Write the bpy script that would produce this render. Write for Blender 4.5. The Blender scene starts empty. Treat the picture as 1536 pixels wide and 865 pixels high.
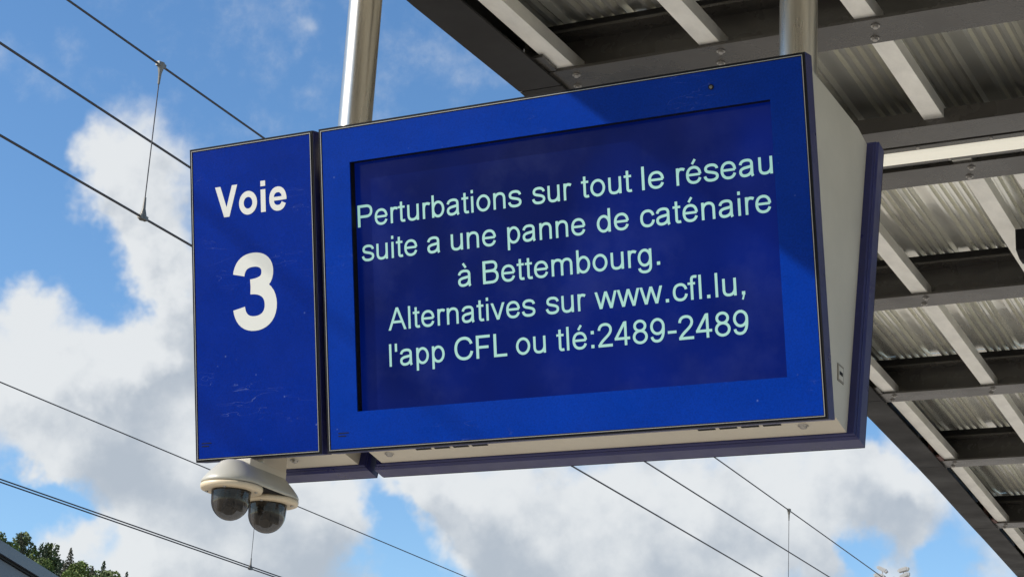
import bpy, bmesh, math, random
from mathutils import Vector, Matrix
random.seed(7)
R = math.radians
sc = bpy.context.scene
col = sc.collection

# ------------------------------------------------------------------ camera
CAM = Vector((2.4762, -3.8815, 1.6))
PITCH, ROLL, YAW = 0.32052, 0.057385, 0.489633
fwd = Vector((-math.sin(YAW)*math.cos(PITCH), math.cos(YAW)*math.cos(PITCH), math.sin(PITCH)))
rt = Vector((math.cos(YAW), math.sin(YAW), 0)); up = rt.cross(fwd)
r2 = math.cos(ROLL)*rt + math.sin(ROLL)*up
u2 = -math.sin(ROLL)*rt + math.cos(ROLL)*up
cd = bpy.data.cameras.new('camera'); cam = bpy.data.objects.new('camera', cd); col.objects.link(cam)
cd.sensor_width = 36; cd.lens = 2837.0/1536*36; cd.clip_start = .05; cd.clip_end = 3000
cam.matrix_world = Matrix(((r2.x, u2.x, -fwd.x, CAM.x), (r2.y, u2.y, -fwd.y, CAM.y), (r2.z, u2.z, -fwd.z, CAM.z), (0, 0, 0, 1)))
sc.camera = cam
sc.view_settings.view_transform = 'Standard'; sc.view_settings.look = 'None'
sc.view_settings.exposure = 0.22; sc.view_settings.gamma = 1

# ------------------------------------------------------------------ sun and sky
SUN = Vector((-1.19, -0.9, 1.0)).normalized()          # direction towards the sun
sl = bpy.data.lights.new('sun', 'SUN'); so = bpy.data.objects.new('sun', sl); col.objects.link(so)
sl.energy = 4.8; sl.angle = R(0.6); sl.color = (1, .95, .87)
so.rotation_euler = (-SUN).to_track_quat('-Z', 'Y').to_euler()
so.location = (-20, -20, 20)

CLOUDS = [(-0.6069, 0.7077, 0.3616, 0.0284), (-0.5974, 0.7235, 0.3459, 0.0324), (-0.6138, 0.7124, 0.3402, 0.0223), (-0.5945, 0.7345, 0.3273, 0.0223), (-0.6119, 0.7212, 0.3247, 0.0162), (-0.6203, 0.694, 0.3655, 0.0114), (-0.607, 0.7313, 0.3111, 0.0122), (-0.5978, 0.7443, 0.2979, 0.0243), (-0.5914, 0.7565, 0.2792, 0.0365), (-0.6086, 0.7472, 0.2671, 0.0284), (-0.6239, 0.7387, 0.2552, 0.0284), (-0.6389, 0.7242, 0.2595, 0.0243), (-0.654, 0.7055, 0.2732, 0.0263), (-0.6579, 0.6976, 0.2837, 0.0142), (-0.6664, 0.7006, 0.2551, 0.0243), (-0.6479, 0.7234, 0.2386, 0.0365), (-0.6659, 0.711, 0.2261, 0.0284), (-0.62, 0.7483, 0.236, 0.0405), (-0.5953, 0.765, 0.2457, 0.0324), (-0.6417, 0.7366, 0.2133, 0.0243), (-0.6147, 0.7602, 0.2102, 0.0324), (-0.5952, 0.7802, 0.1925, 0.0446), (-0.6196, 0.764, 0.1798, 0.0243), (-0.5646, 0.8026, 0.1923, 0.0486), (-0.5451, 0.8201, 0.1739, 0.0365), (-0.5849, 0.7945, 0.1635, 0.0365), (-0.5328, 0.8226, 0.1986, 0.0243), (-0.6093, 0.7764, 0.161, 0.0203), (-0.6521, 0.7298, 0.2053, 0.0122), (-0.478, 0.8513, 0.2164, 0.0365), (-0.4791, 0.8564, 0.1926, 0.0243), (-0.4508, 0.8689, 0.2046, 0.0405), (-0.4263, 0.8839, 0.1924, 0.0486), (-0.3939, 0.8954, 0.2075, 0.0446), (-0.3824, 0.9061, 0.181, 0.0405), (-0.3555, 0.9118, 0.2057, 0.0365), (-0.4207, 0.89, 0.1757, 0.0365), (-0.4582, 0.8717, 0.1736, 0.0243), (-0.347, 0.9199, 0.1824, 0.0243), (-0.3318, 0.9166, 0.2232, 0.0365), (-0.3023, 0.9257, 0.2272, 0.0345), (-0.2726, 0.9332, 0.2343, 0.0284), (-0.2803, 0.9349, 0.2176, 0.0243), (-0.2516, 0.9445, 0.2113, 0.0223), (-0.3214, 0.9297, 0.1798, 0.0243), (-0.2622, 0.9445, 0.1979, 0.0122), (-0.228, 0.9566, 0.1818, 0.0182), (-0.3075, 0.9309, 0.197, 0.0203), (-0.3002, 0.936, 0.1838, 0.0162), (-0.2814, 0.9383, 0.2009, 0.0142), (-0.2697, 0.9458, 0.1811, 0.0122), (-0.5051, 0.8343, 0.2211, 0.0203), (-0.4933, 0.8428, 0.2153, 0.0162), (-0.2869, 0.9333, 0.2158, 0.0162), (-0.644, 0.7089, 0.2877, 0.0162), (-0.643, 0.7459, 0.1737, 0.0182), (-0.629, 0.7603, 0.1621, 0.0203), (-0.6507, 0.7431, 0.1563, 0.0142), (-0.6116, 0.7702, 0.1807, 0.0162)]
GAPS = [(-0.66, 0.7265, 0.1911, 0.0182), (-0.6453, 0.7412, 0.1849, 0.0101), (-0.5067, 0.843, 0.1804, 0.0260), (-0.5089, 0.8363, 0.2039, 0.0142), (-0.281, 0.9263, 0.2509, 0.0142), (-0.2881, 0.937, 0.1974, 0.0162), (-0.2469, 0.9509, 0.1865, 0.0162), (-0.613, 0.7346, 0.2909, 0.0101), (-0.6344, 0.7194, 0.2828, 0.0243), (-0.6289, 0.7586, 0.1704, 0.0101), (-0.6538, 0.6809, 0.33, 0.0486), (-0.2938, 0.9383, 0.1823, 0.0101)]
VIEW = (-0.44635, 0.83756, 0.31506)

def cloud_group():
    g = bpy.data.node_groups.new('cloud_density', 'ShaderNodeTree')
    g.interface.new_socket('Vector', in_out='INPUT', socket_type='NodeSocketVector')
    g.interface.new_socket('Density', in_out='OUTPUT', socket_type='NodeSocketFloat')
    N, L = g.nodes, g.links
    gi = N.new('NodeGroupInput'); go = N.new('NodeGroupOutput')
    def math_(op, a, b=None, c=None, clamp=False):
        n = N.new('ShaderNodeMath'); n.operation = op; n.use_clamp = clamp
        for i, v in enumerate((a, b, c)):
            if v is None: continue
            if isinstance(v, (int, float)): n.inputs[i].default_value = v
            else: L.new(v, n.inputs[i])
        return n.outputs[0]
    nz = N.new('ShaderNodeTexNoise'); nz.inputs['Scale'].default_value = 26; nz.inputs['Detail'].default_value = 4; nz.inputs['Roughness'].default_value = .6
    L.new(gi.outputs[0], nz.inputs['Vector'])
    sub = N.new('ShaderNodeVectorMath'); sub.operation = 'SUBTRACT'; sub.inputs[1].default_value = (.5, .5, .5); L.new(nz.outputs['Color'], sub.inputs[0])
    mul = N.new('ShaderNodeVectorMath'); mul.operation = 'SCALE'; mul.inputs['Scale'].default_value = .045; L.new(sub.outputs[0], mul.inputs[0])
    add = N.new('ShaderNodeVectorMath'); add.operation = 'ADD'; L.new(gi.outputs[0], add.inputs[0]); L.new(mul.outputs[0], add.inputs[1])
    acc = None
    for lst, w in ((CLOUDS, .85), (GAPS, -.9), ([(-0.5206, 0.7372, 0.4307, 0.0095)], .36)):
        for x, y, z, r in lst:
            d = N.new('ShaderNodeVectorMath'); d.operation = 'DISTANCE'; L.new(add.outputs[0], d.inputs[0]); d.inputs[1].default_value = (x, y, z)
            m = N.new('ShaderNodeMapRange'); m.interpolation_type = 'SMOOTHSTEP'
            m.inputs['From Min'].default_value = 0; m.inputs['From Max'].default_value = r*1.48
            m.inputs['To Min'].default_value = w; m.inputs['To Max'].default_value = 0
            L.new(d.outputs['Value'], m.inputs['Value'])
            acc = m.outputs[0] if acc is None else math_('ADD', acc, m.outputs[0])
    acc = math_('MINIMUM', acc, 1.5)
    fb = N.new('ShaderNodeTexNoise'); fb.inputs['Scale'].default_value = 34; fb.inputs['Detail'].default_value = 9; fb.inputs['Roughness'].default_value = .6
    L.new(gi.outputs[0], fb.inputs['Vector'])
    fb2 = math_('MULTIPLY_ADD', fb.outputs['Fac'], 1.7, -.85)
    inner = math_('ADD', acc, fb2)
    # the rest of the sky goes on with scattered clouds of the same kind
    far = N.new('ShaderNodeTexNoise'); far.inputs['Scale'].default_value = 3.2; far.inputs['Detail'].default_value = 9; far.inputs['Roughness'].default_value = .58
    L.new(gi.outputs[0], far.inputs['Vector'])
    far2 = math_('MULTIPLY_ADD', far.outputs['Fac'], 7.0, -3.5)
    dv = N.new('ShaderNodeVectorMath'); dv.operation = 'DISTANCE'; L.new(gi.outputs[0], dv.inputs[0]); dv.inputs[1].default_value = VIEW
    mr = N.new('ShaderNodeMapRange'); mr.interpolation_type = 'SMOOTHSTEP'
    mr.inputs['From Min'].default_value = .30; mr.inputs['From Max'].default_value = .42
    L.new(dv.outputs['Value'], mr.inputs['Value'])
    mx = N.new('ShaderNodeMix'); mx.data_type = 'FLOAT'
    L.new(mr.outputs[0], mx.inputs[0]); L.new(inner, mx.inputs[2]); L.new(far2, mx.inputs[3])
    L.new(mx.outputs[0], go.inputs[0])
    return g

w = bpy.data.worlds.new('World'); sc.world = w; w.use_nodes = True
N, L = w.node_tree.nodes, w.node_tree.links; N.clear()
out = N.new('ShaderNodeOutputWorld'); tc = N.new('ShaderNodeTexCoord')
sky = N.new('ShaderNodeTexSky'); sky.sky_type = 'NISHITA'; sky.sun_disc = False
sky.sun_elevation = math.asin(SUN.z); sky.sun_rotation = math.atan2(SUN.x, SUN.y)
sky.altitude = 300; sky.air_density = 1.0; sky.dust_density = .3; sky.ozone_density = 2.5
SKYSTR = .15
hs = N.new('ShaderNodeHueSaturation'); hs.inputs['Saturation'].default_value = 1.17; hs.inputs['Value'].default_value = 1.0; L.new(sky.outputs[0], hs.inputs['Color'])
bg1 = N.new('ShaderNodeBackground'); bg1.inputs['Strength'].default_value = SKYSTR; L.new(hs.outputs[0], bg1.inputs['Color'])
grp = cloud_group()
g1 = N.new('ShaderNodeGroup'); g1.node_tree = grp; L.new(tc.outputs['Generated'], g1.inputs[0])
off = N.new('ShaderNodeVectorMath'); off.operation = 'ADD'; off.inputs[1].default_value = (-.016, -.010, .024); L.new(tc.outputs['Generated'], off.inputs[0])
g2 = N.new('ShaderNodeGroup'); g2.node_tree = grp; L.new(off.outputs[0], g2.inputs[0])
cov = N.new('ShaderNodeMapRange'); cov.interpolation_type = 'SMOOTHSTEP'; cov.inputs['From Min'].default_value = -.12; cov.inputs['From Max'].default_value = 1.25
L.new(g1.outputs[0], cov.inputs['Value'])
cov2 = N.new('ShaderNodeMath'); cov2.operation = 'MULTIPLY'; cov2.inputs[1].default_value = .96; L.new(cov.outputs[0], cov2.inputs[0])
shd = N.new('ShaderNodeMapRange'); shd.interpolation_type = 'SMOOTHSTEP'; shd.inputs['From Min'].default_value = .25; shd.inputs['From Max'].default_value = 2.1
sn = N.new('ShaderNodeTexNoise'); sn.inputs['Scale'].default_value = 19; sn.inputs['Detail'].default_value = 7; L.new(tc.outputs['Generated'], sn.inputs['Vector'])
sn2 = N.new('ShaderNodeMath'); sn2.operation = 'MULTIPLY_ADD'; sn2.inputs[1].default_value = 4.6; sn2.inputs[2].default_value = -2.3; L.new(sn.outputs['Fac'], sn2.inputs[0])
sn3 = N.new('ShaderNodeMath'); sn3.operation = 'ADD'; L.new(sn2.outputs[0], sn3.inputs[0]); L.new(g2.outputs[0], sn3.inputs[1])
L.new(sn3.outputs[0], shd.inputs['Value'])
cmix = N.new('ShaderNodeMix'); cmix.data_type = 'RGBA'
cmix.inputs[6].default_value = (.69, .71, .72, 1); cmix.inputs[7].default_value = (.40, .445, .50, 1)
L.new(shd.outputs[0], cmix.inputs[0])
bg2 = N.new('ShaderNodeBackground'); bg2.inputs['Strength'].default_value = 1.0; L.new(cmix.outputs[2], bg2.inputs['Color'])
ms = N.new('ShaderNodeMixShader'); L.new(cov2.outputs[0], ms.inputs[0]); L.new(bg1.outputs[0], ms.inputs[1]); L.new(bg2.outputs[0], ms.inputs[2])
L.new(ms.outputs[0], out.inputs['Surface'])
w.cycles.sampling_method = 'MANUAL'; w.cycles.sample_map_resolution = 512

# ------------------------------------------------------------------ materials
def mat(name, color, rough=.5, metal=0, spec=.5, noise=0, nscale=8, bump=0, bscale=60, coat=0, emis=None, estr=0, stretch=None, rvar=0, col2=None, thr=None):
    m = bpy.data.materials.new(name); m.use_nodes = True
    n, l = m.node_tree.nodes, m.node_tree.links
    b = n['Principled BSDF']
    b.inputs['Base Color'].default_value = (*color, 1); b.inputs['Roughness'].default_value = rough
    b.inputs['Metallic'].default_value = metal; b.inputs['Specular IOR Level'].default_value = spec
    b.inputs['Coat Weight'].default_value = coat; b.inputs['Coat Roughness'].default_value = .08
    if emis: b.inputs['Emission Color'].default_value = (*emis, 1); b.inputs['Emission Strength'].default_value = estr
    if noise or bump or rvar:
        t = n.new('ShaderNodeTexCoord'); mp = n.new('ShaderNodeMapping'); l.new(t.outputs['Object'], mp.inputs[0])
        if stretch: mp.inputs['Scale'].default_value = stretch
    if noise:
        z = n.new('ShaderNodeTexNoise'); z.inputs['Scale'].default_value = nscale; z.inputs['Detail'].default_value = 8; z.inputs['Roughness'].default_value = .65
        l.new(mp.outputs[0], z.inputs['Vector'])
        mr = n.new('ShaderNodeMapRange'); lo, hi = thr or (.3, .7)
        mr.inputs['From Min'].default_value = lo; mr.inputs['From Max'].default_value = hi; l.new(z.outputs['Fac'], mr.inputs['Value'])
        mx = n.new('ShaderNodeMix'); mx.data_type = 'RGBA'
        c2 = col2 or tuple(min(1, c*(1+noise)) for c in color)
        c1 = color if col2 else tuple(c*(1-noise) for c in color)
        mx.inputs[6].default_value = (*c1, 1); mx.inputs[7].default_value = (*c2, 1)
        l.new(mr.outputs[0], mx.inputs[0]); l.new(mx.outputs[2], b.inputs['Base Color'])
    if rvar:
        z2 = n.new('ShaderNodeTexNoise'); z2.inputs['Scale'].default_value = nscale*1.7; z2.inputs['Detail'].default_value = 6; l.new(mp.outputs[0], z2.inputs['Vector'])
        m2 = n.new('ShaderNodeMapRange'); m2.inputs['From Min'].default_value = .3; m2.inputs['From Max'].default_value = .7
        m2.inputs['To Min'].default_value = max(.02, rough-rvar); m2.inputs['To Max'].default_value = rough+rvar
        l.new(z2.outputs['Fac'], m2.inputs['Value']); l.new(m2.outputs[0], b.inputs['Roughness'])
    if bump:
        z3 = n.new('ShaderNodeTexNoise'); z3.inputs['Scale'].default_value = bscale; z3.inputs['Detail'].default_value = 5; l.new(mp.outputs[0], z3.inputs['Vector'])
        bm_ = n.new('ShaderNodeBump'); bm_.inputs['Strength'].default_value = bump; bm_.inputs['Distance'].default_value = .004
        l.new(z3.outputs['Fac'], bm_.inputs['Height']); l.new(bm_.outputs[0], b.inputs['Normal'])
    return m

def blue_panel(name, base, speck=.5, rough=.32):
    """painted blue sheet with dust specks, scratches and faint streaks"""
    m = mat(name, base, rough, spec=.06, noise=.10, nscale=5, rvar=.08)
    n, l = m.node_tree.nodes, m.node_tree.links; b = n['Principled BSDF']
    src = b.inputs['Base Color'].links[0].from_socket
    t = n.new('ShaderNodeTexCoord')
    # fine grain
    g = n.new('ShaderNodeTexNoise'); g.inputs['Scale'].default_value = 260; g.inputs['Detail'].default_value = 2; l.new(t.outputs['Object'], g.inputs['Vector'])
    gm = n.new('ShaderNodeMapRange'); gm.inputs['From Min'].default_value = .3; gm.inputs['From Max'].default_value = .7; gm.inputs['To Min'].default_value = .86; gm.inputs['To Max'].default_value = 1.15; l.new(g.outputs['Fac'], gm.inputs['Value'])
    sc_ = n.new('ShaderNodeVectorMath'); sc_.operation = 'SCALE'; l.new(src, sc_.inputs[0]); l.new(gm.outputs[0], sc_.inputs['Scale'])
    # dust specks
    v = n.new('ShaderNodeTexVoronoi'); v.inputs['Scale'].default_value = 17; l.new(t.outputs['Object'], v.inputs['Vector'])
    vm = n.new('ShaderNodeMapRange'); vm.inputs['From Min'].default_value = .05; vm.inputs['From Max'].default_value = .02; l.new(v.outputs['Distance'], vm.inputs['Value'])
    # long scratches
    mp = n.new('ShaderNodeMapping'); mp.inputs['Rotation'].default_value = (0, R(35), 0); mp.inputs['Scale'].default_value = (3, 3, 22); l.new(t.outputs['Object'], mp.inputs[0])
    s = n.new('ShaderNodeTexNoise'); s.inputs['Scale'].default_value = 1.6; s.inputs['Detail'].default_value = 3; s.inputs['Distortion'].default_value = .6; l.new(mp.outputs[0], s.inputs['Vector'])
    d = n.new('ShaderNodeMath'); d.operation = 'SUBTRACT'; d.inputs[1].default_value = .5; l.new(s.outputs['Fac'], d.inputs[0])
    a = n.new('ShaderNodeMath'); a.operation = 'ABSOLUTE'; l.new(d.outputs[0], a.inputs[0])
    sm = n.new('ShaderNodeMapRange'); sm.inputs['From Min'].default_value = .0035; sm.inputs['From Max'].default_value = .001; l.new(a.outputs[0], sm.inputs['Value'])
    big = n.new('ShaderNodeTexNoise'); big.inputs['Scale'].default_value = 7; l.new(t.outputs['Object'], big.inputs['Vector'])
    bmr = n.new('ShaderNodeMapRange'); bmr.inputs['From Min'].default_value = .56; bmr.inputs['From Max'].default_value = .66; bmr.inputs['To Max'].default_value = .6; l.new(big.outputs['Fac'], bmr.inputs['Value'])
    ml = n.new('ShaderNodeMath'); ml.operation = 'MULTIPLY'; l.new(sm.outputs[0], ml.inputs[0]); l.new(bmr.outputs[0], ml.inputs[1])
    mxm = n.new('ShaderNodeMath'); mxm.operation = 'MAXIMUM'; l.new(vm.outputs[0], mxm.inputs[0]); l.new(ml.outputs[0], mxm.inputs[1])
    k = n.new('ShaderNodeMath'); k.operation = 'MULTIPLY'; k.inputs[1].default_value = speck; l.new(mxm.outputs[0], k.inputs[0])
    mx = n.new('ShaderNodeMix'); mx.data_type = 'RGBA'; l.new(k.outputs[0], mx.inputs[0]); l.new(sc_.outputs[0], mx.inputs[6]); mx.inputs[7].default_value = (.25, .33, .55, 1)
    l.new(mx.outputs[2], b.inputs['Base Color'])
    return m

M = {}
M['blue'] = blue_panel('blue_face_paint', (.0, .027, .26), .25)
M['blue2'] = blue_panel('blue_number_face_paint', (.0, .017, .205), .3, .28)
M['rim'] = mat('blue_frame_paint', (.020, .022, .105), .34, noise=.15, nscale=9, rvar=.08)
M['black'] = mat('black_gasket', (.010, .010, .011), .65, spec=.12)
M['bead'] = mat('brushed_aluminium_bead', (.36, .345, .33), .4, metal=.7)
M['grey'] = mat('light_grey_housing_paint', (.56, .505, .405), .42, noise=.07, nscale=4, rvar=.05)
M['white'] = mat('white_lettering_film', (.60, .60, .56), .45)
M['mint'] = mat('lit_pixels', (.05, .08, .07), .4, emis=(.41, .76, .67), estr=.62)
M['steel'] = mat('brushed_stainless_steel', (.66, .60, .50), .28, metal=1, rvar=.06, nscale=5, stretch=(1, 1, .08))
M['galv'] = mat('galvanised_steel', (.86, .84, .77), .42, metal=.6, noise=.16, nscale=7, rvar=.1, stretch=(1, .5, 1), bump=.15, bscale=30)
M['beam'] = mat('anthracite_beam_paint', (.052, .047, .040), .27, spec=.55, noise=.18, nscale=3, rvar=.10, bump=.12, bscale=150)
M['edge'] = mat('dark_edge_beam_paint', (.016, .0145, .0135), .6, spec=.3, noise=.2, nscale=2.5, rvar=.1)
M['deck'] = mat('galvanised_decking', (.95, .93, .84), .21, metal=.68, noise=.07, nscale=3, stretch=(3.5, .06, .3), thr=(.35, .65))
M['zinc'] = mat('zinc_bolt', (.38, .36, .33), .35, metal=.8)
M['diff'] = mat('opal_diffuser', (.85, .82, .72), .55, emis=(1, .95, .78), estr=.30)
M['cream'] = mat('cream_ring_plastic', (.64, .53, .37), .42, noise=.05, nscale=12)
M['hood'] = mat('grey_white_hood_plastic', (.43, .41, .35), .38, noise=.05, nscale=8)
M['wire'] = mat('weathered_copper_wire', (.030, .026, .028), .55)
M['clamp'] = mat('clamp_bronze', (.16, .15, .13), .5, metal=.4)
M['conc'] = mat('platform_concrete', (.50, .46, .40), .85, noise=.18, nscale=1.3, bump=.4, bscale=60)
M['bal'] = mat('ballast_stone', (.42, .37, .30), .9, noise=.4, nscale=9, bump=1, bscale=30)
M['grass'] = mat('hill_grass', (.05, .075, .025), .95, noise=.3, nscale=.05)
M['roofd'] = mat('dark_zinc_sheet', (.060, .066, .080), .45, noise=.1, nscale=1)
M['roofw'] = mat('grey_cladding', (.085, .095, .115), .55, noise=.1, nscale=1)
M['bark'] = mat('bark', (.07, .05, .035), .9)
M['leafs'] = [mat('foliage_%s' % a, c, .75, noise=.45, nscale=.6) for a, c in (('spruce', (.045, .07, .03)), ('beech', (.16, .21, .05)), ('oak', (.12, .15, .05)), ('pine', (.115, .11, .07)))]
M['lamp'] = mat('floodlight_body', (.40, .38, .36), .4, metal=.3)
M['lglass'] = mat('floodlight_glass', (.35, .33, .30), .15)
M['plate'] = mat('worn_plate_border', (.22, .18, .13), .5)
M['red'] = mat('red_bracket_paint', (.13, .06, .05), .6)

def screen_mat():
    m = mat('dark_display_glass', (.0005, .003, .03), .16, spec=.07, noise=.3, nscale=4.5, col2=(.012, .017, .055), thr=(.48, .78))
    n, l = m.node_tree.nodes, m.node_tree.links; b = n['Principled BSDF']
    t = n.new('ShaderNodeTexCoord')
    z = n.new('ShaderNodeTexNoise'); z.inputs['Scale'].default_value = 2.2; z.inputs['Detail'].default_value = 3; l.new(t.outputs['Object'], z.inputs['Vector'])
    mr = n.new('ShaderNodeMapRange'); mr.inputs['From Min'].default_value = .35; mr.inputs['From Max'].default_value = .65; mr.inputs['To Min'].default_value = .55; mr.inputs['To Max'].default_value = 1.6  # patchy glow painted in to imitate mottled reflections on the screen
    l.new(z.outputs['Fac'], mr.inputs['Value']); l.new(mr.outputs[0], b.inputs['Emission Strength'])
    b.inputs['Emission Color'].default_value = (.0003, .0048, .075, 1)
    # dusty film on the glass
    d = n.new('ShaderNodeTexNoise'); d.inputs['Scale'].default_value = 6; d.inputs['Detail'].default_value = 8; l.new(t.outputs['Object'], d.inputs['Vector'])
    dr = n.new('ShaderNodeMapRange'); dr.inputs['From Min'].default_value = .4; dr.inputs['From Max'].default_value = .75; dr.inputs['To Min'].default_value = .12; dr.inputs['To Max'].default_value = .36
    l.new(d.outputs['Fac'], dr.inputs['Value']); l.new(dr.outputs[0], b.inputs['Roughness'])
    return m
M['screen'] = screen_mat()

def smoked():
    m = bpy.data.materials.new('smoked_dome'); m.use_nodes = True
    n, l = m.node_tree.nodes, m.node_tree.links; b = n['Principled BSDF']; o = n['Material Output']
    b.inputs['Base Color'].default_value = (.040, .033, .027, 1); b.inputs['Roughness'].default_value = .05
    b.inputs['Specular IOR Level'].default_value = .6
    tr = n.new('ShaderNodeBsdfTransparent'); tr.inputs[0].default_value = (.62, .60, .58, 1)
    lw = n.new('ShaderNodeLayerWeight'); lw.inputs['Blend'].default_value = .25
    mr = n.new('ShaderNodeMapRange'); mr.inputs['To Min'].default_value = .5; mr.inputs['To Max'].default_value = .9; l.new(lw.outputs['Facing'], mr.inputs['Value'])
    mx = n.new('ShaderNodeMixShader'); l.new(mr.outputs[0], mx.inputs[0]); l.new(tr.outputs[0], mx.inputs[1]); l.new(b.outputs[0], mx.inputs[2])
    l.new(mx.outputs[0], o.inputs['Surface'])
    return m
M['dome'] = smoked()
M['inner'] = mat('camera_module', (.02, .02, .02), .35)
M['inner2'] = mat('camera_yoke', (.11, .10, .085), .4)

# ------------------------------------------------------------------ helpers
class MB:
    def __init__(s): s.v = []; s.f = []; s.sm = []
    def quad_strip(s, a, b):
        pass
    def add(s, vs, fs, smooth=False):
        k = len(s.v); s.v += [tuple(v) for v in vs]; s.f += [tuple(i+k for i in f) for f in fs]; s.sm += [smooth]*len(fs)
    def box(s, x0, x1, y0, y1, z0, z1, T=None, bev=0):
        if bev:
            b = bev; vs = []
            bmx = bmesh.new(); bmesh.ops.create_cube(bmx, size=1)
            for v in bmx.verts: v.co = Vector((x0+(v.co.x+.5)*(x1-x0), y0+(v.co.y+.5)*(y1-y0), z0+(v.co.z+.5)*(z1-z0)))
            bmesh.ops.bevel(bmx, geom=list(bmx.edges), offset=b, segments=2, affect='EDGES', profile=.5)
            bmx.verts.index_update()
            vs = [v.co.copy() for v in bmx.verts]; fs = [[v.index for v in f.verts] for f in bmx.faces]; bmx.free()
        else:
            vs = [Vector((x, y, z)) for z in (z0, z1) for y in (y0, y1) for x in (x0, x1)]
            fs = [(0, 2, 3, 1), (4, 5, 7, 6), (0, 1, 5, 4), (2, 6, 7, 3), (0, 4, 6, 2), (1, 3, 7, 5)]
        if T: vs = [T(v) for v in vs]
        s.add(vs, fs); return s
    def prism(s, poly, a, b, axis='x', T=None, smooth=False):
        """poly: 2D list; extruded along axis from a to b"""
        n = len(poly)
        def P(t, q): return Vector((t, q[0], q[1])) if axis == 'x' else (Vector((q[0], t, q[1])) if axis == 'y' else Vector((q[0], q[1], t)))
        vs = [P(a, q) for q in poly]+[P(b, q) for q in poly]
        if T: vs = [T(v) for v in vs]
        fs = [tuple(range(n)), tuple(range(2*n-1, n-1, -1))]
        s.add(vs, fs)
        s.add(vs, [(i, i+n, (i+1) % n+n, (i+1) % n) for i in range(n)], smooth)
        return s
    def tube(s, pts, r, n=10, cap=True, smooth=True):
        rings = []
        for i, p in enumerate(pts):
            p = Vector(p); a = Vector(pts[max(0, i-1)]); b = Vector(pts[min(len(pts)-1, i+1)]); d = (b-a).normalized()
            q = Vector((0, 0, 1)) if abs(d.z) < .9 else Vector((1, 0, 0))
            u = d.cross(q).normalized(); v = d.cross(u)
            rr = r[i] if isinstance(r, (list, tuple)) else r
            rings.append([p+u*math.cos(2*math.pi*k/n)*rr+v*math.sin(2*math.pi*k/n)*rr for k in range(n)])
        vs = [x for rg in rings for x in rg]
        fs = [(i*n+k, i*n+(k+1) % n, (i+1)*n+(k+1) % n, (i+1)*n+k) for i in range(len(pts)-1) for k in range(n)]
        s.add(vs, fs, smooth)
        if cap: s.add(rings[0], [tuple(range(n))]); s.add(rings[-1], [tuple(range(n-1, -1, -1))])
        return s
    def lathe(s, prof, c, n=40, smooth=True):
        """prof: (r, z) pairs about a vertical axis at c"""
        vs = [Vector((c[0]+r*math.cos(2*math.pi*k/n), c[1]+r*math.sin(2*math.pi*k/n), c[2]+z)) for r, z in prof for k in range(n)]
        fs = [(i*n+k, i*n+(k+1) % n, (i+1)*n+(k+1) % n, (i+1)*n+k) for i in range(len(prof)-1) for k in range(n)]
        s.add(vs, fs, smooth); return s
    def build(s, name, m, parent=None, loc=None):
        me = bpy.data.meshes.new(name); me.from_pydata(s.v, [], s.f)
        me.polygons.foreach_set('use_smooth', s.sm); me.materials.append(m)
        bm = bmesh.new(); bm.from_mesh(me); bmesh.ops.recalc_face_normals(bm, faces=bm.faces); bm.to_mesh(me); bm.free()
        me.update()
        o = bpy.data.objects.new(name, me); col.objects.link(o)
        if loc: o.location = loc
        if parent: o.parent = parent
        return o
def copy_obj(o, parent, loc=None, name=None):
    c = o.copy(); col.objects.link(c); c.parent = parent
    if loc is not None: c.location = loc
    return c
def thing(name, label, cat, loc=(0, 0, 0), group=None):
    o = bpy.data.objects.new(name, None); col.objects.link(o); o.location = loc; o.empty_display_size = .1
    o['label'] = label; o['category'] = cat
    if group: o['group'] = group
    return o
def tag(o, label, cat, group=None):
    o['label'] = label; o['category'] = cat
    if group: o['group'] = group
    return o
def struct(o): o['kind'] = 'structure'; return o

# ------------------------------------------------------------------ ground, platform, hill
def sheet(x0, x1, y0, y1, z, nx=1, ny=1):
    m = MB(); vs = [Vector((x0+(x1-x0)*i/nx, y0+(y1-y0)*j/ny, z)) for j in range(ny+1) for i in range(nx+1)]
    m.add(vs, [(j*(nx+1)+i, j*(nx+1)+i+1, (j+1)*(nx+1)+i+1, (j+1)*(nx+1)+i) for j in range(ny) for i in range(nx)]); return m
struct(sheet(-1500, 1500, -1500, 1500, -.60).build('ground', M['bal']))
plat = MB(); plat.box(-2.0, 9, -60, 70, -.58, 0)
struct(plat.build('platform', M['conc']))
def hillz(x, y):
    u = (x+150)*.6+(y-215)*.0
    cx = -210
    h = 58.5*math.exp(-((x+242)/93)**2)*math.exp(-((y-250)/70)**2)
    return h+1.5*math.sin(x*.11)*math.cos(y*.09)-1.6
hm = MB(); nx, ny = 60, 50
hx = lambda i: -460+i*(520/nx); hy = lambda j: 90+j*(340/ny)
hm.add([Vector((hx(i), hy(j), hillz(hx(i), hy(j)))) for j in range(ny+1) for i in range(nx+1)],
       [(j*(nx+1)+i, j*(nx+1)+i+1, (j+1)*(nx+1)+i+1, (j+1)*(nx+1)+i) for j in range(ny) for i in range(nx)], True)
struct(hm.build('hill', M['grass']))

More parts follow.
